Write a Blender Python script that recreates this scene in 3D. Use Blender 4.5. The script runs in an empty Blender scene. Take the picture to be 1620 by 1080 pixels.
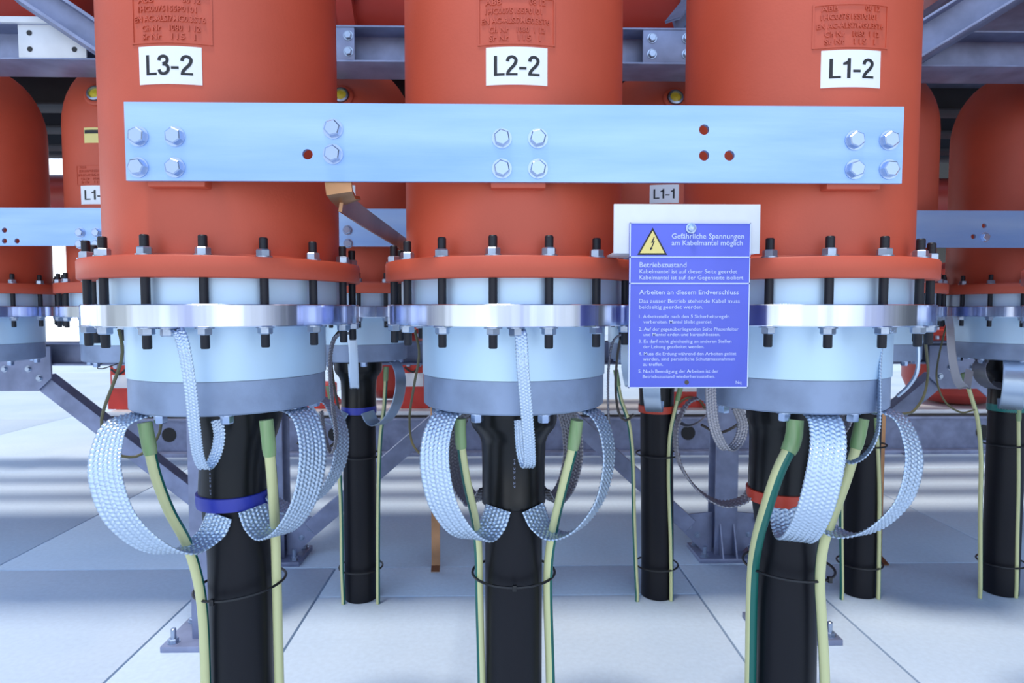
import bpy, bmesh, math, random
from mathutils import Vector, Matrix
from math import sin, cos, pi, radians, sqrt, atan2

random.seed(7)
S = bpy.context.scene
C = S.collection

# ------------------------------------------------------------------ camera
CAM_H, FPX, PITCH, YAW = 1.115, 1004.0, radians(3.03), radians(1.135)
cd = bpy.data.cameras.new('camera'); cam = bpy.data.objects.new('camera', cd); C.objects.link(cam)
cam.location = (0, 0, CAM_H)
cam.rotation_euler = (pi/2 - PITCH, 0, -YAW)
cd.sensor_width = 36.0; cd.lens = FPX/1620*36; cd.clip_start = .05; cd.clip_end = 300
cd.dof.use_dof = True; cd.dof.focus_distance = 1.15; cd.dof.aperture_fstop = 9.0
S.camera = cam

# ------------------------------------------------------------------ sky, sun, exposure
w = bpy.data.worlds.new('sky'); S.world = w; w.use_nodes = True
wn = w.node_tree.nodes; wl = w.node_tree.links
bg = wn['Background']
tc = wn.new('ShaderNodeTexCoord'); sp = wn.new('ShaderNodeSeparateXYZ'); cr = wn.new('ShaderNodeValToRGB')
wl.new(tc.outputs['Generated'], sp.inputs[0]); wl.new(sp.outputs['Z'], cr.inputs[0]); wl.new(cr.outputs[0], bg.inputs[0])
cr.color_ramp.elements[0].position = 0.0; cr.color_ramp.elements[0].color = (.88, .94, 1, 1)
cr.color_ramp.elements[1].position = 0.6; cr.color_ramp.elements[1].color = (.42, .62, 1, 1)
# the open sky is brighter behind the camera and to the left; soft cloud banks vary it
dt = wn.new('ShaderNodeVectorMath'); dt.operation = 'DOT_PRODUCT'; dt.inputs[1].default_value = (-.12, -.96, .25)
wl.new(tc.outputs['Generated'], dt.inputs[0])
mr = wn.new('ShaderNodeMapRange'); mr.interpolation_type = 'SMOOTHSTEP'; mr.inputs[1].default_value = .1; mr.inputs[2].default_value = 1.0; mr.inputs[3].default_value = .10; mr.inputs[4].default_value = 1.9
wl.new(dt.outputs['Value'], mr.inputs[0])
cn = wn.new('ShaderNodeTexNoise'); cn.inputs['Scale'].default_value = 2.6; cn.inputs['Detail'].default_value = 3; wl.new(tc.outputs['Generated'], cn.inputs['Vector'])
cm = wn.new('ShaderNodeMapRange'); cm.inputs[1].default_value = .38; cm.inputs[2].default_value = .62; cm.inputs[3].default_value = .62; cm.inputs[4].default_value = 1.25
wl.new(cn.outputs['Fac'], cm.inputs[0])
mm = wn.new('ShaderNodeMath'); mm.operation = 'MULTIPLY'; wl.new(mr.outputs[0], mm.inputs[0]); wl.new(cm.outputs[0], mm.inputs[1])
d2 = wn.new('ShaderNodeVectorMath'); d2.operation = 'DOT_PRODUCT'; d2.inputs[1].default_value = (-.80, .60, .05)
wl.new(tc.outputs['Generated'], d2.inputs[0])
m2_ = wn.new('ShaderNodeMapRange'); m2_.interpolation_type = 'SMOOTHSTEP'; m2_.inputs[1].default_value = .60; m2_.inputs[2].default_value = .98; m2_.inputs[3].default_value = 0; m2_.inputs[4].default_value = 2.4
wl.new(d2.outputs['Value'], m2_.inputs[0])
ad = wn.new('ShaderNodeMath'); ad.operation = 'ADD'; wl.new(mm.outputs[0], ad.inputs[0]); wl.new(m2_.outputs[0], ad.inputs[1])
wl.new(ad.outputs[0], bg.inputs['Strength'])
sd = bpy.data.lights.new('sun', 'SUN'); sun = bpy.data.objects.new('sun', sd); C.objects.link(sun)
sd.energy = 2.3; sd.angle = radians(6); sd.color = (1, .93, .84)
sun.rotation_euler = (radians(10), radians(-8), 0)
S.view_settings.view_transform = 'Standard'; S.view_settings.look = 'None'
S.view_settings.gamma = 1.0; S.view_settings.use_curve_mapping = False
S.view_settings.exposure = 0.0

# ------------------------------------------------------------------ pixel -> place helpers (photo frame 1620x1080)
Fv = Vector((sin(YAW)*cos(PITCH), cos(YAW)*cos(PITCH), -sin(PITCH)))
Rv = Vector((cos(YAW), -sin(YAW), 0)); Uv = Rv.cross(Fv)
def ray(px, py): return Fv + Rv*((px-810)/FPX) - Uv*((py-540)/FPX)
def P(px, py, Y):
    r = ray(px, py); t = Y/r.y
    return Vector((r.x*t, Y, CAM_H + r.z*t))
def hit(px, py, cx, cy, R):
    r = ray(px, py); a = r.x**2+r.y**2; b = -2*(r.x*cx+r.y*cy); c = cx*cx+cy*cy-R*R
    t = (-b-sqrt(max(b*b-4*a*c, 0)))/(2*a); p = r*t
    return atan2(p.x-cx, cy-p.y), CAM_H+p.z      # azimuth from the front (+ to the right), height

# ------------------------------------------------------------------ materials
def mat(name, col, rough=.5, metal=0.0, noise=0.0, nscale=8.0, bump=0.0, bscale=60.0, stretch=(1, 1, 1), spec=.5, col2=None, coat=0.0):
    m = bpy.data.materials.new(name); m.use_nodes = True
    n = m.node_tree.nodes; l = m.node_tree.links; b = n['Principled BSDF']
    b.inputs['Base Color'].default_value = (*col, 1); b.inputs['Roughness'].default_value = rough
    b.inputs['Metallic'].default_value = metal; b.inputs['Specular IOR Level'].default_value = spec
    b.inputs['Coat Weight'].default_value = coat
    t = n.new('ShaderNodeTexCoord'); mp = n.new('ShaderNodeMapping'); mp.inputs['Scale'].default_value = stretch
    l.new(t.outputs['Object'], mp.inputs[0])
    if noise > 0:
        nz = n.new('ShaderNodeTexNoise'); nz.inputs['Scale'].default_value = nscale; nz.inputs['Detail'].default_value = 5
        l.new(mp.outputs[0], nz.inputs['Vector'])
        mx = n.new('ShaderNodeMix'); mx.data_type = 'RGBA'
        c2 = col2 or tuple(c*(1-noise) for c in col)
        mx.inputs[6].default_value = (*col, 1); mx.inputs[7].default_value = (*c2, 1)
        rp = n.new('ShaderNodeMapRange'); rp.inputs[1].default_value = .35; rp.inputs[2].default_value = .68
        l.new(nz.outputs['Fac'], rp.inputs[0]); l.new(rp.outputs[0], mx.inputs[0]); l.new(mx.outputs[2], b.inputs['Base Color'])
    if bump > 0:
        nb = n.new('ShaderNodeTexNoise'); nb.inputs['Scale'].default_value = bscale; nb.inputs['Detail'].default_value = 3
        l.new(mp.outputs[0], nb.inputs['Vector'])
        bp = n.new('ShaderNodeBump'); bp.inputs['Strength'].default_value = bump; bp.inputs['Distance'].default_value = .002
        l.new(nb.outputs['Fac'], bp.inputs['Height']); l.new(bp.outputs[0], b.inputs['Normal'])
    return m
M = dict(
    orange=mat('orange_paint', (.60, .098, .048), .5, noise=.14, nscale=5, bump=.12, bscale=220),
    bar=mat('brushed_aluminium', (.42, .60, .88), .40, .6, noise=1, nscale=3, stretch=(.6, 1, 5), col2=(.28, .46, .82), bump=.15, bscale=40),
    ring=mat('machined_ring', (.80, .88, .98), .14, .95, noise=1, nscale=8, stretch=(1, 1, .02), col2=(.36, .42, .72), bump=1.0, bscale=16),  # pale and violet colour streaks imitate banded reflections on the metal
    insul=mat('anodised_cylinder', (.60, .80, .97), .42, .35, noise=.08, nscale=4, stretch=(1, 1, .2)),
    grey=mat('grey_cast_ring', (.31, .39, .55), .5, .35, noise=.22, nscale=14, bump=.2, bscale=120),
    galv=mat('galvanised_steel', (.30, .34, .50), .5, .45, noise=.3, nscale=12, bump=.1, bscale=50),
    zinc=mat('zinc_bolt', (.42, .50, .64), .3, .85, noise=.2, nscale=40),
    chrome=mat('bright_bolt', (.42, .52, .72), .24, .95),
    stud=mat('black_stud', (.012, .012, .018), .5, .2, bump=.3, bscale=300, stretch=(.1, .1, 1)),
    black=mat('black_cable_jacket', (.004, .004, .008), .42, spec=.3, bump=.15, bscale=60, stretch=(1, 1, .2)),
    shrink=mat('black_heat_shrink', (.003, .003, .004), .3, spec=.4, bump=.5, bscale=14, stretch=(1, 1, .35)),
    rubber=mat('black_plastic_tie', (.008, .008, .01), .4),
    blue=mat('blue_tape', (.035, .05, .40), .35, bump=.3, bscale=30),
    red=mat('red_tape', (.60, .06, .03), .38, bump=.3, bscale=30),
    teal=mat('green_tape', (.01, .20, .18), .38),
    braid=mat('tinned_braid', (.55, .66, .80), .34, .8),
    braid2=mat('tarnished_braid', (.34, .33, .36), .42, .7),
    sleeve=mat('green_sleeve', (.20, .36, .13), .4, noise=.5, nscale=9, stretch=(8, 8, .3), col2=(.33, .42, .22)),
    copper=mat('copper_bar', (.60, .32, .17), .3, .85, noise=.45, nscale=6),
    white=mat('white_label', (.86, .87, .90), .45),
    ink=mat('black_ink', (.012, .012, .014), .5),
    signblue=mat('blue_sign_enamel', (.11, .14, .66), .38, noise=.1, nscale=10),
    signtext=mat('pale_sign_lettering', (.55, .62, .88), .5),
    yellow=mat('yellow_triangle', (.80, .66, .22), .45),
    aluw=mat('pale_aluminium_sheet', (.74, .76, .80), .5, .2, noise=.1, nscale=14, bump=.1),
    lens=mat('yellow_lens', (.75, .60, .05), .15),
    darkred=mat('red_switchgear_paint', (.45, .045, .03), .4, noise=.2, nscale=4),
    deck=mat('dark_deck', (.012, .011, .016), .7, noise=.3),
    conc=None, ground=mat('dark_joint_gap', (.03, .022, .022), .9),
    olive=mat('olive_control_cable', (.12, .11, .05), .5),
    bronze=mat('dark_bronze_cable', (.07, .055, .045), .45),
    redbox=mat('bright_red_paint', (.62, .04, .025), .4),
    paleyel=mat('yellow_label', (.80, .68, .25), .5),
)
def concrete():
    m = mat('pale_concrete', (.62, .71, .82), .72); n = m.node_tree.nodes; l = m.node_tree.links; b = n['Principled BSDF']
    t = n.new('ShaderNodeTexCoord')
    n1 = n.new('ShaderNodeTexNoise'); n1.inputs['Scale'].default_value = 1.3; n1.inputs['Detail'].default_value = 7
    n2 = n.new('ShaderNodeTexNoise'); n2.inputs['Scale'].default_value = 60; n2.inputs['Detail'].default_value = 4
    l.new(t.outputs['Object'], n1.inputs['Vector']); l.new(t.outputs['Object'], n2.inputs['Vector'])
    r1 = n.new('ShaderNodeValToRGB'); r1.color_ramp.elements[0].position = .3; r1.color_ramp.elements[0].color = (.60, .74, .90, 1)
    r1.color_ramp.elements[1].position = .7; r1.color_ramp.elements[1].color = (.72, .84, .96, 1)
    l.new(n1.outputs['Fac'], r1.inputs[0])
    r2 = n.new('ShaderNodeMapRange'); r2.inputs[1].default_value = .3; r2.inputs[2].default_value = .7; r2.inputs[3].default_value = .95; r2.inputs[4].default_value = 1.03
    l.new(n2.outputs['Fac'], r2.inputs[0])
    mx = n.new('ShaderNodeVectorMath'); mx.operation = 'SCALE'; l.new(r1.outputs[0], mx.inputs[0]); l.new(r2.outputs[0], mx.inputs['Scale'])
    l.new(mx.outputs[0], b.inputs['Base Color'])
    bp = n.new('ShaderNodeBump'); bp.inputs['Strength'].default_value = .12; bp.inputs['Distance'].default_value = .002
    l.new(n2.outputs['Fac'], bp.inputs['Height']); l.new(bp.outputs[0], b.inputs['Normal'])
    return m
M['conc'] = concrete()
def wire_mat():
    m = mat('green_yellow_wire', (.6, .6, .3), .38); n = m.node_tree.nodes; l = m.node_tree.links; b = n['Principled BSDF']
    uv = n.new('ShaderNodeUVMap'); s = n.new('ShaderNodeSeparateXYZ'); l.new(uv.outputs[0], s.inputs[0])
    r = n.new('ShaderNodeValToRGB'); r.color_ramp.interpolation = 'CONSTANT'
    e = r.color_ramp.elements; e[0].color = (.66, .66, .33, 1); e[1].position = .5; e[1].color = (.01, .14, .11, 1)
    l.new(s.outputs['X'], r.inputs[0]); l.new(r.outputs[0], b.inputs['Base Color'])
    return m
M['wire'] = wire_mat()

# ------------------------------------------------------------------ mesh builder
class MB:
    def __init__(s): s.v = []; s.f = []; s.m = []; s.mats = []; s.uv = {}
    def mi(s, name):
        if name not in s.mats: s.mats.append(name)
        return s.mats.index(name)
    def add(s, vs, fs, mt, uvs=None):
        o = len(s.v); k = s.mi(mt); s.v += [tuple(x) for x in vs]
        for i, f in enumerate(fs):
            if uvs: s.uv[len(s.f)] = [uvs[j] for j in f] if not isinstance(uvs[0], list) else uvs[i]
            s.f.append([o+j for j in f]); s.m.append(k)
        return s
    def box(s, a, b, mt, bev=0.0):
        bm = bmesh.new(); bmesh.ops.create_cube(bm, size=1)
        for v in bm.verts:
            v.co = Vector([(a[i]+b[i])/2 + v.co[i]*(b[i]-a[i]) for i in range(3)])
        if bev: bmesh.ops.bevel(bm, geom=bm.edges[:], offset=bev, segments=2, affect='EDGES', profile=.5)
        s.bm(bm, mt); return s
    def bm(s, bm, mt, mx=None):
        bm.verts.index_update()
        s.add([(mx @ v.co if mx else v.co) for v in bm.verts], [[v.index for v in f.verts] for f in bm.faces], mt); bm.free(); return s
    def bar(s, p0, p1, wd, ht, mt, up=(0, 0, 1), bev=0.0):     # rectangular bar between two points
        p0 = Vector(p0); p1 = Vector(p1); z = (p1-p0).normalized(); x = Vector(up).cross(z)
        if x.length < 1e-4: x = Vector((1, 0, 0))
        x.normalize(); y = z.cross(x)
        bm = bmesh.new(); bmesh.ops.create_cube(bm, size=1); L = (p1-p0).length
        for v in bm.verts: v.co = (p0+p1)/2 + x*v.co.x*wd + y*v.co.y*ht + z*v.co.z*L
        if bev: bmesh.ops.bevel(bm, geom=bm.edges[:], offset=bev, segments=2, affect='EDGES', profile=.5)
        return s.bm(bm, mt)
    def prism(s, poly, ax, h, mt, c=(0, 0, 0)):     # convex/any polygon in the plane with normal ax in 'xyz'
        def V(a, b, t):
            return {'x': (t, a, b), 'y': (a, t, b), 'z': (a, b, t)}[ax]
        n = len(poly); vs = []
        for t in (0, h):
            for a, b in poly:
                q = V(a, b, t); vs.append((q[0]+c[0], q[1]+c[1], q[2]+c[2]))
        fs = [list(range(n)), list(range(n, 2*n))[::-1]] + [[i, i+n, (i+1) % n+n, (i+1) % n] for i in range(n)]
        return s.add(vs, fs, mt)
    def lathe(s, prof, mt, c=(0, 0, 0), n=64, cap0=False, cap1=False, ax='z'):
        vs = []; fs = []
        for r, z in prof:
            for i in range(n):
                a = 2*pi*i/n
                q = {'z': (r*cos(a), r*sin(a), z), 'y': (r*cos(a), z, -r*sin(a)), 'x': (z, r*cos(a), r*sin(a))}[ax]
                vs.append((c[0]+q[0], c[1]+q[1], c[2]+q[2]))
        for k in range(len(prof)-1):
            for i in range(n):
                j = (i+1) % n; fs.append([k*n+i, k*n+j, (k+1)*n+j, (k+1)*n+i])
        if cap0: fs.append(list(range(n))[::-1])
        if cap1: fs.append([(len(prof)-1)*n+i for i in range(n)])
        return s.add(vs, fs, mt)
    def tube(s, pts, r, mt, n=12, twist=0.0, caps=True):
        pts = [Vector(p) for p in pts]; N = len(pts); rs = r if isinstance(r, (list, tuple)) else [r]*N
        T = [(pts[min(i+1, N-1)]-pts[max(i-1, 0)]).normalized() for i in range(N)]
        ref = Vector((1, 0, 0)) if abs(T[0].x) < .8 else Vector((0, 1, 0))
        x = (ref - T[0]*ref.dot(T[0])).normalized(); vs = []; fs = []; uv = []
        for i in range(N):
            x = (x - T[i]*x.dot(T[i])).normalized(); y = T[i].cross(x)
            for k in range(n):
                a = 2*pi*k/n; vs.append(pts[i]+(x*cos(a)+y*sin(a))*rs[i])
        for i in range(N-1):
            for k in range(n):
                j = (k+1) % n; fs.append([i*n+k, i*n+j, (i+1)*n+j, (i+1)*n+k])
                u = ((k+.5)/n + twist) % 1.0; uv.append([(u, 0)]*4)
        if caps:
            fs.append(list(range(n))[::-1]); uv.append([(0, 0)]*n)
            fs.append([(N-1)*n+i for i in range(n)]); uv.append([(0, 0)]*n)
        return s.add(vs, fs, mt, uv)
    def hexnut(s, c, r, h, mt, ax='z', rot=0, washer=0.0):
        c = Vector(c)
        def q(a, R, t): return {'z': Vector((R*cos(a), R*sin(a), t)), 'y': Vector((R*cos(a), -t, R*sin(a)))}[ax]
        if washer:
            n = 20; vs = [c+q(2*pi*i/n, washer, t) for t in (0, h*.16) for i in range(n)]
            s.add(vs, [list(range(n)), list(range(n, 2*n))] + [[i, (i+1) % n, (i+1) % n+n, i+n] for i in range(n)], mt)
        vs = []
        for R, t in ((r, 0), (r, h*.86), (r*.86, h)): vs += [c+q(2*pi*i/6+rot, R, t) for i in range(6)]
        fs = [list(range(6)), [12+i for i in range(6)]]
        for k in (0, 1): fs += [[k*6+i, k*6+(i+1) % 6, k*6+6+(i+1) % 6, k*6+6+i] for i in range(6)]
        return s.add(vs, fs, mt)
    def mesh(s, name, ang=32):
        me = bpy.data.meshes.new(name); me.from_pydata(s.v, [], s.f)
        for m in s.mats: me.materials.append(M[m])
        me.polygons.foreach_set('material_index', s.m)
        if s.uv:
            ul = me.uv_layers.new(name='UVMap')
            for p in me.polygons:
                if p.index in s.uv:
                    for li, u in zip(p.loop_indices, s.uv[p.index]): ul.data[li].uv = u
        bm = bmesh.new(); bm.from_mesh(me); bmesh.ops.recalc_face_normals(bm, faces=bm.faces[:]); bm.to_mesh(me); bm.free()
        me.shade_smooth() if hasattr(me, 'shade_smooth') else None
        me.set_sharp_from_angle(angle=radians(ang)); me.update()
        return me

def props(o, label=None, cat=None, group=None, kind=None):
    if label: o['label'] = label
    if cat: o['category'] = cat
    if group: o['group'] = group
    if cat and ('beam' in cat or 'walkway' in cat or 'post' in cat): kind = 'thing'
    if kind: o['kind'] = kind
    return o
def link(name, me, parent=None, loc=None, rotz=0.0):
    o = bpy.data.objects.new(name, me); C.objects.link(o)
    if parent: o.parent = parent
    if loc is not None: o.location = loc
    if rotz: o.rotation_euler.z = rotz
    return o
def build(mb, name, parent=None, loc=None, rotz=0.0, ang=32): return link(name, mb.mesh(name, ang), parent, loc, rotz)
def empty(name, loc, label, cat, group=None):
    o = bpy.data.objects.new(name, None); C.objects.link(o); o.location = loc; o.empty_display_size = .05
    return props(o, label, cat, group)
def copy_tree(o, parent=None, skip=()):
    c = o.copy(); C.objects.link(c)
    if parent: c.parent = parent
    for ch in list(o.children):
        if ch.name.split('.')[0] in skip: continue
        copy_tree(ch, c, skip)
    return c

def spline(pts, step=.01):
    pts = [Vector(p) for p in pts]; out = []
    ext = [pts[0]*2-pts[1]] + pts + [pts[-1]*2-pts[-2]]
    for i in range(1, len(ext)-2):
        p0, p1, p2, p3 = ext[i-1:i+3]; n = max(2, int((p2-p1).length/step))
        for k in range(n):
            t = k/n
            out.append(.5*((2*p1)+(p2-p0)*t+(2*p0-5*p1+4*p2-p3)*t*t+(3*p1-p0-3*p2+p3)*t**3))
    out.append(pts[-1]); return out

# ------------------------------------------------------------------ text
def text_polys(body, bold=0.0, res=2):
    cu = bpy.data.curves.new('t', 'FONT'); cu.body = body; cu.resolution_u = res; cu.offset = bold; cu.size = 1
    ob = bpy.data.objects.new('t', cu); C.objects.link(ob)
    me = bpy.data.meshes.new_from_object(ob.evaluated_get(bpy.context.evaluated_depsgraph_get()))
    vs = [tuple(v.co) for v in me.vertices]; fs = [list(p.vertices) for p in me.polygons]
    bpy.data.objects.remove(ob); bpy.data.curves.remove(cu); bpy.data.meshes.remove(me)
    return vs, fs
def text_to(mb, body, x0, z0, width, height, fn, mt, bold=0.0, depth=0.0):
    """glyphs fitted into width (x) with capital height; fn(x, z, d) -> 3-D point"""
    vs, fs = text_polys(body, bold)
    if not vs: return
    mnx = min(v[0] for v in vs); mxx = max(v[0] for v in vs)
    sx = width/(mxx-mnx); sz = height/.69
    pts = [fn(x0+(v[0]-mnx)*sx, z0+v[1]*sz, depth) for v in vs]
    mb.add(pts, fs, mt)
    if depth > .0003:     # raised characters get their side walls
        cnt = {}
        for f in fs:
            for a, b in zip(f, f[1:]+f[:1]): cnt[(a, b)] = 1
        edges = [(a, b) for (a, b) in cnt if (b, a) not in cnt]
        low = [fn(x0+(v[0]-mnx)*sx, z0+v[1]*sz, -.0004) for v in vs]
        vv = []; ff = []
        for a, b in edges:
            k = len(vv); vv += [pts[a], pts[b], low[b], low[a]]; ff.append([k, k+1, k+2, k+3])
        mb.add(vv, ff, mt)

# ================================================================== floor
H = CAM_H
fl = MB(); G = .004
def slab(x0, x1, y0, y1): fl.box((x0+G, y0+G, -.12), (x1-G, y1-G, 0), 'conc', .0025)
XS = [-9, -3.1, -1.18, -.705, .775, 1.25, 3.2, 9]
for i in range(len(XS)-1):
    if (XS[i], XS[i+1]) == (-.705, .775):
        slab(XS[i], XS[i+1], -3, 2.41); slab(XS[i], XS[i+1], 2.41, 2.69)
    else: slab(XS[i], XS[i+1], -3, 2.69)
XB = [-14, -4.4, -2.17, .05, 2.3, 4.5, 14]; YB = [2.69, 4.32, 6.4, 11, 40]
for i in range(len(XB)-1):
    for j in range(len(YB)-1): slab(XB[i], XB[i+1], YB[j], YB[j+1])
props(build(fl, 'floor'), 'pale concrete floor slabs with dark open joints', None, kind='structure')
gb = MB(); gb.box((-15, -3, -.2), (15, 41, -.115), 'ground'); props(build(gb, 'ground'), kind='structure')

# ================================================================== cable terminations
YF, YR = 1.30, 2.41
XF = [-.546, .029, .600]
R_T = .2154
ZFT, ZFB, ZRT, ZRB, ZI, ZG = H+.0865, H+.0505, H+.0061, H-.0323, H-.130, H-.192     # flange, ring, cylinder, base
def bolt_mesh(name, r, h, mt, washer, ax='z', rot=0):
    return MB().hexnut((0, 0, 0), r, h, mt, ax, rot, washer).mesh(name)
sm = MB(); sm.lathe([(.0062, ZRB-.036), (.0074, ZRB-.034), (.0074, ZFT+.032), (.0060, ZFT+.034)], 'stud', n=14, cap0=True, cap1=True); STUD = sm.mesh('stud')
NUT_UP = bolt_mesh('nut', .0125, .014, 'zinc', .0145)
nb_ = MB(); nb_.hexnut((0, 0, 0), .0125, -.013, 'zinc', 'z', .3, 0); nb_.lathe([(.0155, 0), (.0155, -.0022)], 'zinc', n=20, cap0=True, cap1=True); NUT_DN = nb_.mesh('nut')
bb = MB(); bb.hexnut((0, 0, 0), .0115, -.017, 'chrome', 'z', .2, 0); bb.lathe([(.0145, 0), (.0145, -.0025)], 'chrome', n=18, cap0=True, cap1=True); BASEBOLT = bb.mesh('base_bolt')
TOPZ = H+.872
hs = MB(); pr = [(R_T, ZFT-.002), (R_T, H+.64)]
for k in range(1, 11):
    a = pi/2*k/10; pr.append((R_T*(.25+.75*cos(a)) if k < 10 else .05, H+.64+.232*sin(a)))
hs.lathe(pr, 'orange', n=96, cap1=True); HOUS = hs.mesh('housing', 40)
fm = MB(); fm.lathe([(.20, ZFB), (.2545, ZFB), (.2567, ZFB+.002), (.2567, ZFT-.003), (.2545, ZFT), (.2185, ZFT), (.2155, ZFT+.006)], 'orange', n=96); FLANGE = fm.mesh('flange', 50)
um = MB(); um.lathe([(.22, ZRT), (.226, ZRT), (.226, ZFB), (.20, ZFB)], 'insul', n=96); UPPER = um.mesh('upper_cylinder')
rm = MB(); rm.lathe([(.17, ZRB), (.2522, ZRB), (.2535, ZRB+.0015), (.2535, ZRT-.0015), (.2522, ZRT), (.20, ZRT)], 'ring', n=128); RING = rm.mesh('mounting_ring')
lm = MB(); lm.lathe([(.1852, ZI), (.1852, ZRB)], 'insul', n=96); LOWER = lm.mesh('lower_cylinder')
gm = MB(); gm.lathe([(.05, ZG), (.1795, ZG), (.1828, ZG+.003), (.1828, ZI-.001), (.180, ZI), (.17, ZI)], 'grey', n=96, cap0=True); GREY = gm.mesh('base_ring')
plug = MB()
pr_ = [(.040, 0), (.040, -.014), (.034, -.018), (.028, -.018), (.026, -.008)]
plug.lathe(pr_, 'orange', n=28, ax='y'); plug.lathe([(.0262, -.008), (.0262, -.024), (.020, -.026), (.018, -.020)], 'zinc', n=24, ax='y')
plug.lathe([(.018, -.020), (.012, -.023), (.001, -.024)], 'lens', n=20, ax='y'); PLUG = plug.mesh('sight_glass')

def curved_patch(mb, R, a0, a1, z0, z1, mt, cx, cy, nseg=14, t=.0008):
    vs = []; fs = []
    for i in range(nseg+1):
        a = a0+(a1-a0)*i/nseg
        for z, r in ((z0, R), (z0, R+t), (z1, R+t), (z1, R)): vs.append((cx+r*sin(a), cy-r*cos(a), z))
    for i in range(nseg):
        for k in range(4): fs.append([i*4+k, i*4+(k+1) % 4, (i+1)*4+(k+1) % 4, (i+1)*4+k])
    fs.append([0, 1, 2, 3]); fs.append([nseg*4+3, nseg*4+2, nseg*4+1, nseg*4]); mb.add(vs, fs, mt)

def stroke(pts, t):
    pts = spline([(a, 0, b) for a, b in pts], .03); n = len(pts); vs = []; fs = []
    for i in range(n):
        d = (pts[min(i+1, n-1)]-pts[max(i-1, 0)]).normalized(); q = Vector((-d.z, 0, d.x))*t/2
        vs += [((pts[i]+q).x, (pts[i]+q).z), ((pts[i]-q).x, (pts[i]-q).z)]
    for i in range(n-1): fs.append([2*i, 2*i+1, 2*i+3, 2*i+2])
    return vs, fs
TH = .15
GL = {'L': ([(0, 0), (.50, 0), (.50, .12), (TH, .12), (TH, 1), (0, 1)], [[0, 1, 2, 3], [0, 3, 4, 5]], .56),
      '-': ([(0, .30), (.34, .30), (.34, .43), (0, .43)], [[0, 1, 2, 3]], .42),
      '1': ([(.20, 0), (.35, 0), (.35, 1), (.22, 1), (.19, .86), (.02, .78), (.02, .67), (.20, .69)], [[0, 1, 2, 3, 4, 7], [4, 5, 6, 7]], .46)}
v_, f_ = stroke([(.07, .70), (.10, .84), (.20, .92), (.33, .92), (.44, .82), (.45, .68), (.36, .50), (.20, .32), (.10, .17), (.09, .10)], TH)
k_ = len(v_); GL['2'] = (v_+[(.0, 0), (.53, 0), (.53, .12), (.0, .12)], f_+[[k_, k_+1, k_+2, k_+3]], .60)
v_, f_ = stroke([(.06, .72), (.10, .86), (.24, .93), (.38, .89), (.44, .76), (.39, .62), (.22, .545)], TH)
v2, f2 = stroke([(.22, .545), (.40, .49), (.48, .33), (.43, .15), (.28, .065), (.12, .11), (.05, .27)], TH)
GL['3'] = (v_+v2, f_+[[q+len(v_) for q in f] for f in f2], .60)
def sticker(root, cx, cy, box, body, tscale=1.0, R=R_T):
    a0, zt = hit(box[0], box[1], cx, cy, R); a1, _ = hit(box[2], box[1], cx, cy, R); _, zb = hit((box[0]+box[2])/2, box[3], cx, cy, R)
    if box[2] == box[0]: a1 = a0
    mb = MB(); curved_patch(mb, R, a0, a1, zb, zt, 'white', 0, 0)
    wd = (a1-a0)*R; ht = zt-zb
    fn = lambda x, z, d: (sin(a0+x/R)*(R+.0012+d), -cos(a0+x/R)*(R+.0012+d), z)
    tot = sum(GL[c][2] for c in body)-.06; hh = ht*.53; sxx = wd*.74/tot; x = wd*.13
    for c in body:
        v, f, adv = GL[c]; mb.add([fn(x+a*sxx, zb+ht*.24+b*hh, 0) for a, b in v], f, 'ink'); x += adv*sxx
    o = build(mb, 'sticker', root); props(o, 'white sticker reading '+body); return o

def embossed(root, cx, cy, box, R=R_T):
    a0, zt = hit(box[0], box[1], cx, cy, R); a1, _ = hit(box[2], box[1], cx, cy, R); _, zb = hit((box[0]+box[2])/2, box[3], cx, cy, R)
    mb = MB(); e = .0022; wd = (a1-a0)*R; ht = zt-zb; da = .003/R
    curved_patch(mb, R-.0005, a0, a1, zb, zb+.0025, 'orange', 0, 0, t=.0019)
    curved_patch(mb, R-.0005, a0, a1, zt-.0025, zt, 'orange', 0, 0, t=.0019)
    curved_patch(mb, R-.0005, a0, a0+da, zb, zt, 'orange', 0, 0, 2, t=.0019)
    curved_patch(mb, R-.0005, a1-da, a1, zb, zt, 'orange', 0, 0, 2, t=.0019)
    fn = lambda x, z, d: (sin(a0+x/R)*(R+.0004+d), -cos(a0+x/R)*(R+.0004+d), z)
    L = [('ABB', .10, .22, .83), ('08 12', .66, .22, .83), ('1HC0075155P0101', .10, .76, .64), ('EN AC-ALSI7MG0.3ST6', .05, .92, .44), ('Ch Nr', .15, .26, .25), ('1080  1 12', .50, .38, .25), ('Sr Nr', .15, .26, .08), ('115  1', .52, .30, .08)]
    for t, x, ww, z in L: text_to(mb, t, x*wd, zb+z*ht, ww*wd*.95, ht*.115, fn, 'orange', bold=.012, depth=.0015)
    return build(mb, 'embossed_plate', root)

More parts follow.
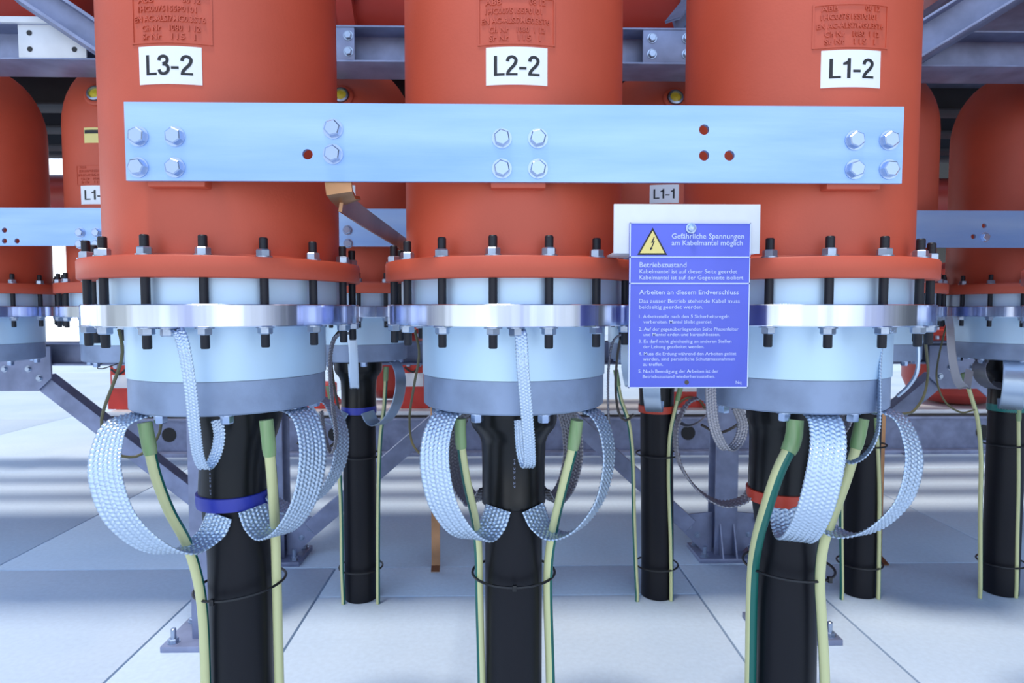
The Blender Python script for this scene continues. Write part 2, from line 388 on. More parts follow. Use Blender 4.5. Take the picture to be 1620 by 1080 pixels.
def termination(cx, cy, label, phase, hidden_top=False):
    root = empty('cable_termination', (cx, cy, ZG), label, 'cable termination', 'orange cable terminations')
    o = Vector((0, 0, -ZG))
    for nm, me in (('housing', HOUS), ('flange', FLANGE), ('upper_cylinder', UPPER), ('mounting_ring', RING), ('lower_cylinder', LOWER), ('base_ring', GREY)):
        link(nm, me, root, o)
    for k in range(16):
        a = radians(phase+22.5*k); p = Vector((.2405*sin(a), -.2405*cos(a), 0))
        s = link('stud', STUD, root, p+o)
        link('nut', NUT_UP, s, (0, 0, ZFT), a); link('nut', NUT_DN, s, (0, 0, ZRB), a+.4)
    for k in range(8):
        a = radians(phase+6+45*k); link('base_bolt', BASEBOLT, root, Vector((.160*sin(a), -.160*cos(a), ZG))+o)
    return root
T = []
for i, (cx, nm, desc, ph) in enumerate(((XF[0], 'L3-2', 'left', 13.4), (XF[1], 'L2-2', 'middle', 13.0), (XF[2], 'L1-2', 'right', 12.0))):
    T.append(termination(cx, YF, 'large orange cable termination in front with white sticker '+nm, ph))
OFF = Vector((0, 0, -ZG))
for t, cx, sb, nb, body in ((T[0], XF[0], (220, 75, 319, 133), (208, -6, 335, 68), 'L3-2'), (T[1], XF[1], (769, 76, 866, 134), (756, -2, 878, 70), 'L2-2'), (T[2], XF[2], (1299, 81, 1393, 138), (1286, 9, 1405, 75), 'L1-2')):
    sticker(t, cx, YF, sb, body).location = OFF
    embossed(t, cx, YF, nb).location = OFF
# bosses behind the cross bar
for t, cx, xs in ((T[0], XF[0], (232, 324)), (T[1], XF[1], (776, 864)), (T[2], XF[2], (1308, 1394))):
    a = P(xs[0], 292, 1.068).x-cx; b = P(xs[1], 292, 1.068).x-cx
    mb = MB(); mb.box((a, 1.0685-YF, H+.199), (b, 1.12-YF, H+.331), 'orange', .003); build(mb, 'mounting_boss', t, OFF)

# back rows: three bays of three
back = []
bx = [(-2.50, None, 'partly seen at the left frame edge'), (-1.925, None, ''), (-1.355, 'L1-1', ''), (-.535, 'L3-1', ''), (.034, 'L2-1', ''), (.602, 'L1-1', ''), (1.41, 'L3-1', ''), (1.972, 'L2-1', '')]
labs = ['x', 'dull red cable termination at the left edge of the picture behind the grey gusset plate',
        'red cable termination half hidden at left behind the L3-2 one, with yellow label',
        'red cable termination seen through the gap between the L3-2 and L2-2 terminations',
        'red cable termination hidden directly behind the L2-2 termination',
        'red cable termination with sticker L1-1 seen above the blue sign',
        'red cable termination right behind the L1-2 termination, its edge showing at right',
        'dark red cable termination at the right edge of the picture']
for i, (x, st, _) in enumerate(bx):
    if i == 0: continue
    r = copy_tree(T[0], None, ('sticker', 'embossed_plate', 'mounting_boss'))
    r.location = (x, YR, ZG); r['label'] = labs[i]; r['group'] = 'cable terminations in the rear row'
    pz = P(1055, 158, YR-.20).z
    d = link('sight_glass', PLUG, r, (0, -.196, pz-ZG)); d.rotation_euler.x = radians(-14)
    back.append(r)
for x, nm in ((1.415, 'L3-2'), (1.985, 'L2-2'), (2.555, 'L1-2')):       # added next-bay copies, out of view at right, to shade the rear row
    r = copy_tree(T[0], None, ('sticker', 'embossed_plate', 'mounting_boss')); r.location = (x, YF, ZG)
    r['label'] = 'added next-bay termination outside the picture at right, shading the rear row'; r['group'] = 'added terminations shading the rear row'
T2 = {i: r for i, r in zip((1, 2, 3, 4, 5, 6, 7), back)}
sticker(T2[2], -1.355, YR, (128, 294, 180, 323), 'L1-1').location = OFF
sticker(T2[5], .602, YR, (1028, 293, 1074, 321), 'L1-1').location = OFF
sticker(T2[3], -.535, YR, (505, 294, 562, 321), 'L3-1').location = OFF
a0, z1_ = hit(133, 202, -1.355, YR, R_T); a1, _ = hit(180, 202, -1.355, YR, R_T); _, z0_ = hit(150, 226, -1.355, YR, R_T)
mb = MB(); curved_patch(mb, R_T, a0, a1, z0_, z1_, 'paleyel', 0, 0)
curved_patch(mb, R_T+.0008, a0+.01, a1-.01, z1_-.020, z1_-.008, 'ink', 0, 0, t=.0006)
o = build(mb, 'warning_label', T2[2], OFF); props(o, 'yellow label with a dark printed line')
embossed(T2[2], -1.355, YR, (121, 262, 180, 292)).location = OFF

# ================================================================== cross bars with real bolt holes
def bar_plate(name, x0, x1, z0, z1, yfront, th, holes, mt, loc, label, cat, group=None):
    cu = bpy.data.curves.new(name, 'CURVE'); cu.dimensions = '2D'; cu.fill_mode = 'BOTH'; cu.extrude = th/2; cu.bevel_depth = 0
    def poly(pts):
        s = cu.splines.new('POLY'); s.points.add(len(pts)-1)
        for p, q in zip(s.points, pts): p.co = (q[0], q[1], 0, 1)
        s.use_cyclic_u = True
    poly([(x0, z0), (x1, z0), (x1, z1), (x0, z1)])
    for hx, hz, hr in holes: poly([(hx+hr*cos(2*pi*k/20), hz+hr*sin(2*pi*k/20)) for k in range(20)])
    ob = bpy.data.objects.new('t', cu); C.objects.link(ob)
    me = bpy.data.meshes.new_from_object(ob.evaluated_get(bpy.context.evaluated_depsgraph_get()))
    bpy.data.objects.remove(ob); bpy.data.curves.remove(cu)
    mx = Matrix.Translation((0, yfront+th/2, 0)) @ Matrix.Rotation(pi/2, 4, 'X')
    me.transform(mx); me.transform(Matrix.Translation(-Vector(loc))); me.materials.clear(); me.materials.append(M[mt]); me.name = name
    o = link(name, me, None, loc); props(o, label, cat, group); return o
BOLT = MB(); BOLT.hexnut((0, 0, 0), .0135, .011, 'chrome', 'y', .26, .0165); BOLT = BOLT.mesh('hex_bolt')
ybar = 1.060
bpx = [(219, 216), (277, 216), (219, 265), (277, 265), (527, 204), (527, 244), (794, 219), (851, 219), (794, 267), (851, 267), (1352, 222), (1406, 222), (1352, 268), (1406, 268)]
hpx = [(486.5, 244), (1114, 205), (1114, 246), (1154, 246)]
holes = [(P(x, y, ybar).x, P(x, y, ybar).z, .0085) for x, y in hpx]
L0 = (.03, ybar, H+.27)
cb = bar_plate('cross_bar', -.6085, .6725, H+.2075, H+.3335, ybar, .008, holes, 'bar', L0, 'long bright flat metal bar bolted across the three front terminations', 'metal bar')
for k, (x, y) in enumerate(bpx):
    p = P(x, y, ybar); b = link('hex_bolt', BOLT, cb, p-Vector(L0)); b.rotation_euler.y = random.uniform(-.5, .5)
# rear bars, one per bay
yb2 = YR-R_T-.024
for (x0, x1, hp, bp2, lab) in ((-2.72, -1.23, [(7, 381), (27, 381), (7, 364)], [(127, 368), (153, 368), (127, 386), (153, 386)], 'flat metal bar across the rear terminations at the left edge'),
                         (-.60, .66, [], [(550, 364), (551, 385)], 'flat metal bar across the rear terminations seen between L3-2 and L2-2'),
                         (1.34, 2.60, [(1557, 357), (1540, 374)], [(1558, 375)], 'dull flat metal bar across the rear terminations at the right edge')):
    hh = [(P(x, y, yb2).x, P(x, y, yb2).z, .0085) for x, y in hp]
    lc = ((x0+x1)/2, yb2, H+.27)
    rb = bar_plate('cross_bar', x0, x1, H+.2075, H+.3335, yb2, .008, hh, 'bar', lc, lab, 'metal bar')
    for x, y in bp2: link('hex_bolt', BOLT, rb, P(x, y, yb2)-Vector(lc))
    for bx_ in [b[0] for b in bx if x0 < b[0] < x1]:
        pass
for i, r in T2.items():
    mb = MB(); mb.box((-.05, -R_T-.0155, H+.215), (.05, -R_T+.02, H+.325), 'orange', .003); build(mb, 'mounting_boss', r, OFF)

# ================================================================== sign
ys = 1.020
A = P(971, 325, ys+.006); B = P(1203, 321.5, ys+.006); zb = P(1087, 401, ys+.006).z
br = MB(); th = .004
br.box((A.x, ys+.0045, zb), (B.x, ys+.0045+th, P(1087, 323, ys+.006).z), 'aluw', .0008)
br.box((A.x+.004, ys+.0045+th, zb), (A.x+.040, ys+.095, zb+.004), 'aluw', .0008)
br.box((B.x-.024, ys+.0045+th, zb), (B.x-.004, ys+.115, zb+.004), 'aluw', .0008)
loc = ((A.x+B.x)/2, ys+.006, zb); brm = br.mesh('sign_bracket'); brm.transform(Matrix.Translation(-Vector(loc)))
props(link('sign_bracket', brm, None, loc), 'pale bare aluminium bracket plate behind the top of the blue sign', 'bracket')
x0, x1 = P(995, 480, ys).x, P(1185.5, 480, ys).x; z1, z0 = P(1090, 352.5, ys).z, P(1090, 613.5, ys).z
sc = Vector(((x0+x1)/2, ys, z0))
sg = empty('warning_sign', sc, 'blue German high voltage warning sign with yellow triangle, between two terminations', 'sign')
mb = MB(); mb.box((x0-sc.x, 0, 0), (x1-sc.x, .0035, z1-z0), 'signblue', .0006); build(mb, 'sign_panel', sg)
def sx(px): return (px-995)/(1185.5-995)*(x1-x0)+x0-sc.x
def sz(py): return (613.5-py)/(613.5-352.5)*(z1-z0)
fl2 = lambda x, z, d: (x, -.0004-d, z)
mb = MB()
def rect(m, xa, ya, xb, yb, mt, d=.0003):
    m.box((sx(xa), -d-.0002, sz(yb)), (sx(xb), -.00005, sz(ya)), mt)
rect(mb, 995, 352.5, 997, 613.5, 'signtext'); rect(mb, 1184, 352.5, 1185.5, 613.5, 'signtext'); rect(mb, 995, 611.8, 1185.5, 613.5, 'signtext'); rect(mb, 995, 352.5, 1185.5, 353.6, 'signtext')
rect(mb, 995, 405, 1185.5, 406.8, 'signtext'); rect(mb, 995, 446.5, 1185.5, 448.3, 'signtext')
LN = [('Gefährliche Spannungen', 1061, 1175, 377, 8), ('am Kabelmantel möglich', 1061, 1173, 387.5, 8),
      ('Betriebszustand', 1011, 1085, 422, 8), ('Kabelmantel ist auf dieser Seite geerdet', 1011, 1165, 431.5, 6.2), ('Kabelmantel ist auf der Gegenseite isoliert', 1011, 1175, 441, 6.2),
      ('Arbeiten an diesem Endverschluss', 1011, 1168, 464.5, 7.2), ('Das ausser Betrieb stehende Kabel muss', 1011, 1170, 478, 6.2), ('beidseitig geerdet werden.', 1011, 1112, 487.5, 6.2),
      ('1. Arbeitsstelle nach den 5 Sicherheitsregeln', 1011, 1154, 502, 5.2), ('vorbereiten. Mantel bleibt geerdet.', 1018, 1127, 510.5, 5.2),
      ('2. Auf der gegenüberliegenden Seite Phasenleiter', 1011, 1169, 522, 5.2), ('und Mantel erden und kurzschliessen.', 1018, 1140, 530.5, 5.2),
      ('3. Es darf nicht gleichzeitig an anderen Stellen', 1011, 1158, 541.5, 5.2), ('der Leitung gearbeitet werden.', 1018, 1115, 550, 5.2),
      ('4. Muss die Erdung während den Arbeiten gelöst', 1011, 1166, 561, 5.2), ('werden, sind persönliche Schutzmassnahmen', 1018, 1164, 569.5, 5.2), ('zu treffen.', 1018, 1050, 578, 5.2),
      ('5. Nach Beendigung der Arbeiten ist der', 1011, 1138, 589, 5.2), ('Betriebszustand wiederherzustellen.', 1018, 1133, 597.5, 5.2), ('Nq', 1166, 1175, 607, 5)]
for t, a, b, y, h in LN:
    text_to(mb, t, sx(a), sz(y), sx(b)-sx(a), sz(0)-sz(h), fl2, 'signtext', bold=.008 if h > 6.8 else .004)
build(mb, 'lettering', sg)
mb = MB(); tri = [(1007.5, 402.5), (1054, 402.5), (1031, 360)]
mb.prism([(sx(a), sz(b)) for a, b in tri], 'y', -.0006, 'ink'); tp = build(mb, 'warning_triangle', sg)
mb = MB(); tri = [(1011.5, 400), (1050, 400), (1031, 365)]
mb.prism([(sx(a), sz(b)) for a, b in tri], 'y', -.0009, 'yellow')
zz = [(1033, 374), (1028.5, 384), (1032, 383.2), (1028.5, 391.5), (1027, 390.5), (1027.3, 395.5), (1031.5, 392.5), (1030, 392), (1034.5, 381), (1031.5, 381.7), (1034, 375)]
mb.prism([(sx(a), sz(b)) for a, b in zz], 'y', -.0012, 'ink'); build(mb, 'lightning_symbol', tp)
mb = MB(); mb.lathe([(.0085, 0), (.0085, -.0015), (.006, -.002), (.0055, -.0055), (.003, -.0065)], 'chrome', n=22, ax='y', cap1=True); build(mb, 'screw', sg, (sx(1091), -.0003, sz(361)))
mb = MB(); mb.lathe([(.0036, 0), (.0036, -.0006)], 'bronze', n=18, ax='y', cap1=True); o = build(mb, 'screw_hole', sg, (sx(1088), -.0001, sz(604.5)))

# ================================================================== braided straps
def braid_mesh(name, pts, wdirs, width, mt='braid', col=.0086, pitch=.0082, step=.0017, amp=.0030, th=.0012, lo=False):
    if lo: step, acr = .004, 2
    else: acr = 4
    base = [Vector(p) for p in pts]; wd = [Vector(x).normalized() for x in wdirs]
    path = spline(base, step); n = len(path)
    segL = [0]
    for i in range(1, len(base)): segL.append(segL[-1]+(base[i]-base[i-1]).length)
    wall = [0]
    for i in range(1, n): wall.append(wall[-1]+(path[i]-path[i-1]).length)
    tot = wall[-1]; vs = []; fs = []
    nc = max(2, round(width/col)); cols = nc*acr+1
    for side in (1, -1):
        for i in range(n):
            u = wall[i]/tot*segL[-1]; k = 0
            while k < len(segL)-2 and segL[k+1] < u: k += 1
            t = (u-segL[k])/max(1e-6, segL[k+1]-segL[k]); wv = wd[k].lerp(wd[k+1], min(1, max(0, t)))
            T_ = (path[min(i+1, n-1)]-path[max(i-1, 0)]).normalized(); wv = (wv-T_*wv.dot(T_)).normalized(); nn = T_.cross(wv)
            for j in range(cols):
                x = j/(cols-1); c = x*nc; ci = min(int(c), nc-1); a = c-ci
                g = sin(pi*a)**.75 if 0 < a < 1 else 0.0
                sl = 1 if ci % 2 else -1
                h = amp*g*(.5+.5*cos(2*pi*(wall[i]/pitch+sl*.55*a)))
                edge = .0007*sin(2*pi*wall[i]/pitch) if j in (0, cols-1) else 0
                vs.append(path[i]+wv*((x-.5)*width+(edge if j else -edge))+nn*side*(th/2+h if 0 < j < cols-1 else th*.3))
    for side in (0, 1):
        o = side*n*cols
        for i in range(n-1):
            for j in range(cols-1): fs.append([o+i*cols+j, o+i*cols+j+1, o+(i+1)*cols+j+1, o+(i+1)*cols+j])
    o = n*cols
    for i in range(n-1):
        for j in (0, cols-1): fs.append([i*cols+j, (i+1)*cols+j, o+(i+1)*cols+j, o+i*cols+j])
    c = Vector((0, 0, 0))
    for p in base: c += p/len(base)
    mb = MB(); mb.add([Vector(v)-c for v in vs], fs, mt); return mb.mesh(name, 60), c
def strap(pts, wdirs, width, label, group, mt='braid', lo=False):
    kw = dict(col=.0052, pitch=.0060, step=.0012, amp=.0021) if width < .025 else {}
    me, c = braid_mesh('braided_strap', pts, wdirs, width, mt, lo=lo, **kw)
    o = link('braided_strap', me, None, c); props(o, label, 'braided strap', group)
    if len(pts) > 8 and not lo and width < .025 and mt == 'braid':
        b = MB(); b.hexnut((0, 0, 0), .0125, -.015, 'zinc', 'z', .3, .0155); q = Vector(pts[0])
        build(b, 'strap_bolt', o, (q.x-c.x-.002, q.y-c.y, ZRB-.0005-c.z))
    return o
PROF = [(.128, .9215), (.160, .9205), (.188, .908), (.208, .872), (.217, .822), (.206, .755), (.168, .697), (.122, .672), (.086, .686), (.0672, .718)]
def loop(cx, cy, az0, az1, label, group, prof=PROF, width=.058, mt='braid', lo=False, end=(0, 0), rs=1.0, zs=1.0, waz=None):
    pts = []; wd = []
    N = len(prof)
    for i, (r, z) in enumerate(prof):
        t = i/(N-1); a = radians(az0+(az1-az0)*max(0, (t-.25)/.75)**1.3)
        rr = r if i < 2 or i > N-3 else r*rs
        zz = .9215-(.9215-z)*zs
        pts.append((cx+end[0]*t+rr*sin(a), cy+end[1]*t-rr*cos(a), zz)); wa = a if waz is None else radians(az0+(waz-az0)*min(1, t*2.5)) if t < .6 else radians(waz+(az1-waz)*(t-.6)/.4)
        wd.append((cos(wa), sin(wa), 0))
    return strap(pts, wd, width, label, group, mt, lo)
GF = 'braided straps of the front terminations'
gL, gM, gR = XF
loop(gL, YF, -42, -10, 'wide braided strap looping out left of the blue-taped L3-2 cable', GF, end=(.01, 0), rs=1.12, zs=1.04, waz=2)
loop(gL, YF, 64, 44, 'wide braided strap looping out right of the blue-taped L3-2 cable', GF, end=(.008, 0), rs=1.0, waz=48)
loop(gL, YF, 116, 95, 'braided strap half hidden far right behind the L3-2 cable', GF, mt='braid', rs=1.0, zs=.92, waz=72)
loop(gM, YF, -47, -28, 'wide braided strap looping left of the L2-2 cable', GF, rs=.98, waz=-16)
loop(gM, YF, 58, 34, 'wide braided strap looping right of the L2-2 cable, seen half edge-on', GF, rs=1.0, waz=60)
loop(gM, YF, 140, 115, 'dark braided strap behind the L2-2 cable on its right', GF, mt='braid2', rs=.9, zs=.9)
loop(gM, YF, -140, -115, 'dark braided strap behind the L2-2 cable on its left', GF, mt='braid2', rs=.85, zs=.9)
loop(gR, YF, -5, -26, 'broad front braided strap hanging before the red-taped L1-2 cable', GF, width=.060, rs=1.0, waz=-18)
loop(gR, YF, 52, 20, 'braided strap looping far out right of the L1-2 cable', GF, width=.05, rs=1.05, zs=.98, waz=22)
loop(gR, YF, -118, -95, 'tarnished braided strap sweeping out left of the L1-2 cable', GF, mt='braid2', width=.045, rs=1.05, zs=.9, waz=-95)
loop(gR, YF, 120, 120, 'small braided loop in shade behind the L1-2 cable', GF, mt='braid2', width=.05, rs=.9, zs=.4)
def nstrap(px, label, width=.021, wd=(1, 0, 0), mt='braid', wds=None, group=GF, lo=False):
    pts = [P(*p) for p in px]; return strap(pts, wds or [wd]*len(pts), width, label, group, mt, lo)
nstrap([(268, 523, 1.075), (283, 526, 1.070), (293, 560, 1.062), (302, 620, 1.066), (308, 680, 1.085), (314, 722, 1.11), (325, 741, 1.13), (340, 722, 1.15), (347, 690, 1.16), (343, 664, 1.165)],
       'narrow braided strap running down the front of the L3-2 termination')
nstrap([(818, 523, 1.075), (824, 530, 1.068), (827, 580, 1.062), (832, 640, 1.075), (837, 700, 1.10), (838, 734, 1.125), (832, 736, 1.15), (825, 710, 1.16), (822, 664, 1.165)],
       'narrow braided strap hanging down the front of the L2-2 termination')
nstrap([(1408, 524, 1.17), (1397, 532, 1.16), (1391, 575, 1.145), (1391, 640, 1.13), (1388, 684, 1.13), (1373, 715, 1.14), (1350, 730, 1.16), (1333, 722, 1.18), (1326, 690, 1.19), (1330, 664, 1.19)],
       'narrow braided strap seen edge-on down the right of the L1-2 termination', wd=(.35, 1, 0))
nstrap([(1136, 526, 1.22), (1128, 560, 1.21), (1124, 620, 1.21), (1130, 675, 1.21), (1148, 710, 1.22), (1167, 700, 1.235), (1175, 672, 1.24), (1166, 645, 1.24)],
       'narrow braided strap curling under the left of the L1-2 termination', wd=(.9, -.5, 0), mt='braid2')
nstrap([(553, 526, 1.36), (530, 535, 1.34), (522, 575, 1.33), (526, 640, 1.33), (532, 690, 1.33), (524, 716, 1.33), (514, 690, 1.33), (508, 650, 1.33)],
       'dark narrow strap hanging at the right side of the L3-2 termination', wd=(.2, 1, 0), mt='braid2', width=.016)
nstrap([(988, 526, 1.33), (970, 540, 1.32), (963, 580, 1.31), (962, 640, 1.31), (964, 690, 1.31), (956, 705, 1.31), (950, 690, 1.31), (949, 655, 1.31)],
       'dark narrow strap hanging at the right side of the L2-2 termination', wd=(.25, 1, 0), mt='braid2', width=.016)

# rear straps
GB = 'braided straps of the rear terminations'
rx = {3: -.535, 4: .034, 5: .602, 6: 1.41, 7: 1.972}
loop(rx[3], YR, 62, 40, 'grey braided strap right of the rear cable with blue tape', GB, lo=True, rs=.95, zs=.95, mt='braid')
loop(rx[3], YR, -62, -40, 'grey braided strap left of the rear cable with blue tape', GB, lo=True, rs=.9, zs=.95, mt='braid')
nstrap([(553, 502, 2.18), (556, 520, 2.17), (559, 560, 2.17), (561, 612, 2.2), (559, 600, 2.24), (557, 575, 2.26)], 'narrow grey strap down the rear termination between L3-2 and L2-2', width=.03, group=GB, lo=True)
loop(rx[5], YR, -20, -16, 'grey braided strap before the rear cable right below the blue sign', GB, lo=True, rs=.9, zs=.75, width=.06)
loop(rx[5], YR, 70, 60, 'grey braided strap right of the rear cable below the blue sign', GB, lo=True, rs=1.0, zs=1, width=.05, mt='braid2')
nstrap([(1001, 503, 2.22), (992, 520, 2.2), (989, 570, 2.2), (996, 610, 2.24), (1003, 590, 2.28)], 'narrow pale strap beside the left edge of the blue sign', width=.03, group=GB, lo=True)
loop(rx[7], YR, -33, -36, 'grey braided strap before the green-taped rear cable at the right edge', GB, lo=True, rs=.9, zs=.74, width=.072)
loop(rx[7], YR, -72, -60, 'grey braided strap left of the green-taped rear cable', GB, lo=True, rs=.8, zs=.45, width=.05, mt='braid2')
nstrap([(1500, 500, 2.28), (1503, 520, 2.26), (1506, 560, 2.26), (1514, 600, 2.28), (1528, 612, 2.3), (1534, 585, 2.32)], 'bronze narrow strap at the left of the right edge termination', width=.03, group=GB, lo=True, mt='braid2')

# ================================================================== power cables
def vlathe(mb, prof, mt, axis, cap0=True, cap1=True, n=40):     # prof of (r, z); axis(z) -> (x, y)
    vs = []; fs = []
    for r, z in prof:
        ax, ay = axis(z)
        for i in range(n): vs.append((ax+r*cos(2*pi*i/n), ay+r*sin(2*pi*i/n), z))
    for k in range(len(prof)-1):
        for i in range(n):
            j = (i+1) % n; fs.append([k*n+i, k*n+j, (k+1)*n+j, (k+1)*n+i])
    if cap0: fs.append(list(range(n)))
    if cap1: fs.append([(len(prof)-1)*n+i for i in range(n)])
    mb.add(vs, fs, mt)
def cable(cx, cy, label, group, tape, keys, sl, tz=(.712, .742), big=False, rc=.0615):
    """keys: (z, dx) bend of the axis; sl: heat-shrink profile"""
    ks = sorted(keys)
    def ax(z):
        if z <= ks[0][0]: return (ks[0][1], 0)
        for (za, a), (zb, b) in zip(ks, ks[1:]):
            if z <= zb:
                t = (z-za)/(zb-za); t = t*t*(3-2*t); return (a+(b-a)*t, 0)
        return (ks[-1][1], 0)
    r = empty('power_cable', (cx, cy, 0), label, 'power cable', group)
    mb = MB(); vlathe(mb, [(rc, .001)]+[(rc, .05+.04*i) for i in range(17)]+[(rc, .745)], 'black', ax); build(mb, 'jacket', r)
    mb = MB(); vlathe(mb, sl, 'shrink', ax, n=56); build(mb, 'heat_shrink', r, ang=50)
    if tape:
        rt = sl[0][0]+.0055
        mb = MB(); vlathe(mb, [(rt-.006, tz[0]), (rt, tz[0]+.001), (rt+.0006, (tz[0]+tz[1])/2), (rt, tz[1]-.001), (rt-.006, tz[1])], tape, ax, n=48); build(mb, 'tape_band', r)
    return r
topz = ZG-.0005
SLL = [(.0655, .715), (.0665, .74), (.0665, .79), (.070, .83), (.0760, .852), (.080, .868), (.081, .875), (.085, .89), (.086, topz)]
SLM = [(.0600, .712), (.0655, .7145), (.0655, .735), (.0648, .737), (.0648, .80), (.0665, .84), (.072, .855), (.085, .872), (.089, .884), (.089, topz)]
SLR = [(.063, .718), (.0645, .74), (.066, .80), (.071, .845), (.0745, .868), (.0765, .872), (.081, .885), (.083, topz)]
pc = [cable(XF[0], YF, 'thick black power cable with blue tape below the L3-2 termination', 'front power cables', 'blue', [(0, .008), (.60, .008), (.74, -.002), (.9, .012)], SLL, (.714, .742)),
      cable(XF[1], YF, 'thick black power cable without coloured tape below the L2-2 termination', 'front power cables', None, [(0, 0), (.9, 0)], SLM, rc=.0595),
      cable(XF[2], YF, 'thick black power cable with orange-red tape below the L1-2 termination', 'front power cables', 'red', [(0, .011), (.6, .007), (.75, -.012), (.9, .0)], SLR, (.714, .740), rc=.0595)]
for k, (tp_, lab) in {4: (None, 'rear black power cable hidden straight behind the L2-2 cable'), 3: ('blue', 'rear black power cable with blue tape, seen between the L3-2 and L2-2 cables'), 5: ('red', 'rear black power cable with red tape below the blue sign'), 6: (None, 'rear black power cable just right of the L1-2 cable'), 7: ('teal', 'rear black power cable with green tape at the right edge')}.items():
    c = cable(rx[k], YR, lab, 'rear power cables', tp_, [(0, 0.012 if k == 5 else 0), (.9, 0)], SLM if k != 5 else SLR, (.716, .745), rc=.0615)
# small print down the sleeves
for root, a, zt, zb_, r in ((pc[0], -.28, .835, .75, .0665), (pc[1], -.02, .86, .76, .0648)):
    mb = MB(); L = zt-zb_
    fn = lambda x, z, d: (sin(a+z/r)*(r+.0010), -cos(a+z/r)*(r+.0010), zt-x)
    text_to(mb, 'HV 17 14 32 0 29', 0, 0, L, .0032, fn, 'galv')
    build(mb, 'printed_text', root, (-.002 if root is pc[0] else 0, 0, 0))

# ================================================================== earth wires
def wire(px, label, group, r=.0098, twist=0.0, sleeve=.055, fl=True, zc=None):
    pts = [P(*p) for p in px]
    if fl:
        a = pts[-1].copy(); pts.append(Vector((a.x, a.y, a.z*.5))); pts.append(Vector((a.x, a.y, .001)))
    path = spline(pts, .012); o = path[0].copy()
    root = empty('earth_wire', o, label, 'earth wire', group)
    mb = MB(); mb.tube([p-o for p in path], r, 'wire', 16, twist); build(mb, 'insulated_wire', root)
    L = 0; k = 0
    while k < len(path)-2 and L < sleeve: L += (path[k+1]-path[k]).length; k += 1
    mb = MB(); mb.tube([p-o for p in path[:k+1]], [r*1.28]*(k)+[r*1.15], 'sleeve', 16); build(mb, 'sleeve', root)
    return root
GW = 'front earth wires'
wire([(229, 668, 1.165), (235, 700, 1.165), (246, 750, 1.17), (268, 808, 1.18), (296, 860, 1.20), (314, 920, 1.23), (322, 985, 1.240), (326, 1090, 1.243)], 'green and yellow earth wire bowing out left of the L3-2 cable', GW, twist=-.04)
wire([(421, 664, 1.175), (427, 720, 1.175), (432, 780, 1.21), (436, 850, 1.268), (438, 930, 1.29), (442, 1090, 1.29)], 'green and yellow earth wire close along the right of the L3-2 cable', GW, twist=-.02)
wire([(728, 662, 1.19), (729, 700, 1.19), (738, 760, 1.20), (752, 825, 1.23), (757, 880, 1.26), (758, 940, 1.28), (762, 1090, 1.28)], 'green and yellow earth wire on the left of the L2-2 cable', GW, r=.0085, twist=.17)
wire([(913, 664, 1.18), (906, 710, 1.185), (892, 765, 1.20), (876, 835, 1.23), (868, 890, 1.26), (867, 950, 1.275), (871, 1090, 1.275)], 'green and yellow earth wire on the right of the L2-2 cable', GW, r=.0095, twist=-.18)
wire([(1258, 664, 1.155), (1254, 698, 1.15), (1232, 745, 1.145), (1212, 805, 1.17), (1197, 860, 1.23), (1190, 925, 1.29), (1187, 1090, 1.30)], 'clearly striped green and yellow earth wire crossing before the red tape', GW, r=.0118, twist=-.30)
wire([(1364, 662, 1.20), (1356, 700, 1.20), (1338, 760, 1.205), (1318, 815, 1.21), (1302, 865, 1.215), (1297, 920, 1.222), (1300, 980, 1.225), (1305, 1090, 1.225)], 'green and yellow earth wire on the right of the L1-2 cable', GW, r=.0098, twist=.02)
GWR = 'rear earth wires'
def rwire(px, lab, r=.0076, tw=-.16): wire([(x, y, 2.35) for x, y in px], lab, GWR, r=r, twist=tw, sleeve=.05, fl=True)
rwire([(519, 610), (526, 640), (533, 680), (537, 740), (540, 820), (541, 900), (543, 945)], 'thin earth wire left of the rear blue-taped cable')
rwire([(611, 580), (608, 640), (602, 690), (599, 760), (598, 850), (598, 940)], 'thin earth wire right of the rear blue-taped cable')
rwire([(974, 585), (982, 630), (995, 670), (1001, 730), (1003, 820), (1006, 900), (1008, 938)], 'thin earth wire left of the rear cable under the sign', tw=.17)
rwire([(1078, 608), (1070, 640), (1060, 690), (1058, 760), (1061, 850), (1062, 935)], 'yellow earth wire right of the rear cable under the sign')
rwire([(1325, 660), (1330, 760), (1331, 850), (1332, 928)], 'thin earth wire left of the rear cable behind L1-2', tw=.18)
rwire([(1386, 660), (1391, 760), (1391, 850), (1390, 928)], 'thin earth wire right of the rear cable behind L1-2')
rwire([(1524, 590), (1536, 625), (1547, 665), (1552, 720), (1551, 800), (1551, 925)], 'yellow earth wire left of the green-taped rear cable')
rwire([(1611, 640), (1611, 760), (1609, 850), (1608, 925)], 'thin earth wire right of the green-taped rear cable')

# ================================================================== cable ties
def tie(cx, cy, z, a, b, tilt, label, r=.0028, head=None, dx=0):
    pts = []
    for k in range(41):
        t = 2*pi*k/40
        s_ = 1+.0*sin(2*t)
        pts.append((a*sin(t)*s_, -b*cos(t)*s_, tilt*sin(t)*a))
    mb = MB(); mb.tube(pts, r, 'rubber', 8, caps=False)
    if head is not None: mb.box((a*sin(head)-.004, -b*cos(head)-.006, tilt*sin(head)*a-.006), (a*sin(head)+.004, -b*cos(head)+.002, tilt*sin(head)*a+.006), 'rubber', .001)
    o = build(mb, 'cable_tie', None, (cx+dx, cy, z)); props(o, label, 'cable tie', 'black cable ties')
tie(XF[0], YF, .545, .090, .082, .10, 'black cable tie round the L3-2 cable and its two wires', head=-.25, dx=.008)
tie(XF[1], YF, .565, .086, .078, 0, 'black cable tie round the L2-2 cable and its two wires', head=.0)
tie(XF[2], YF, .575, .090, .086, -.03, 'black cable tie round the L1-2 cable and its two wires', head=.6, dx=.008)
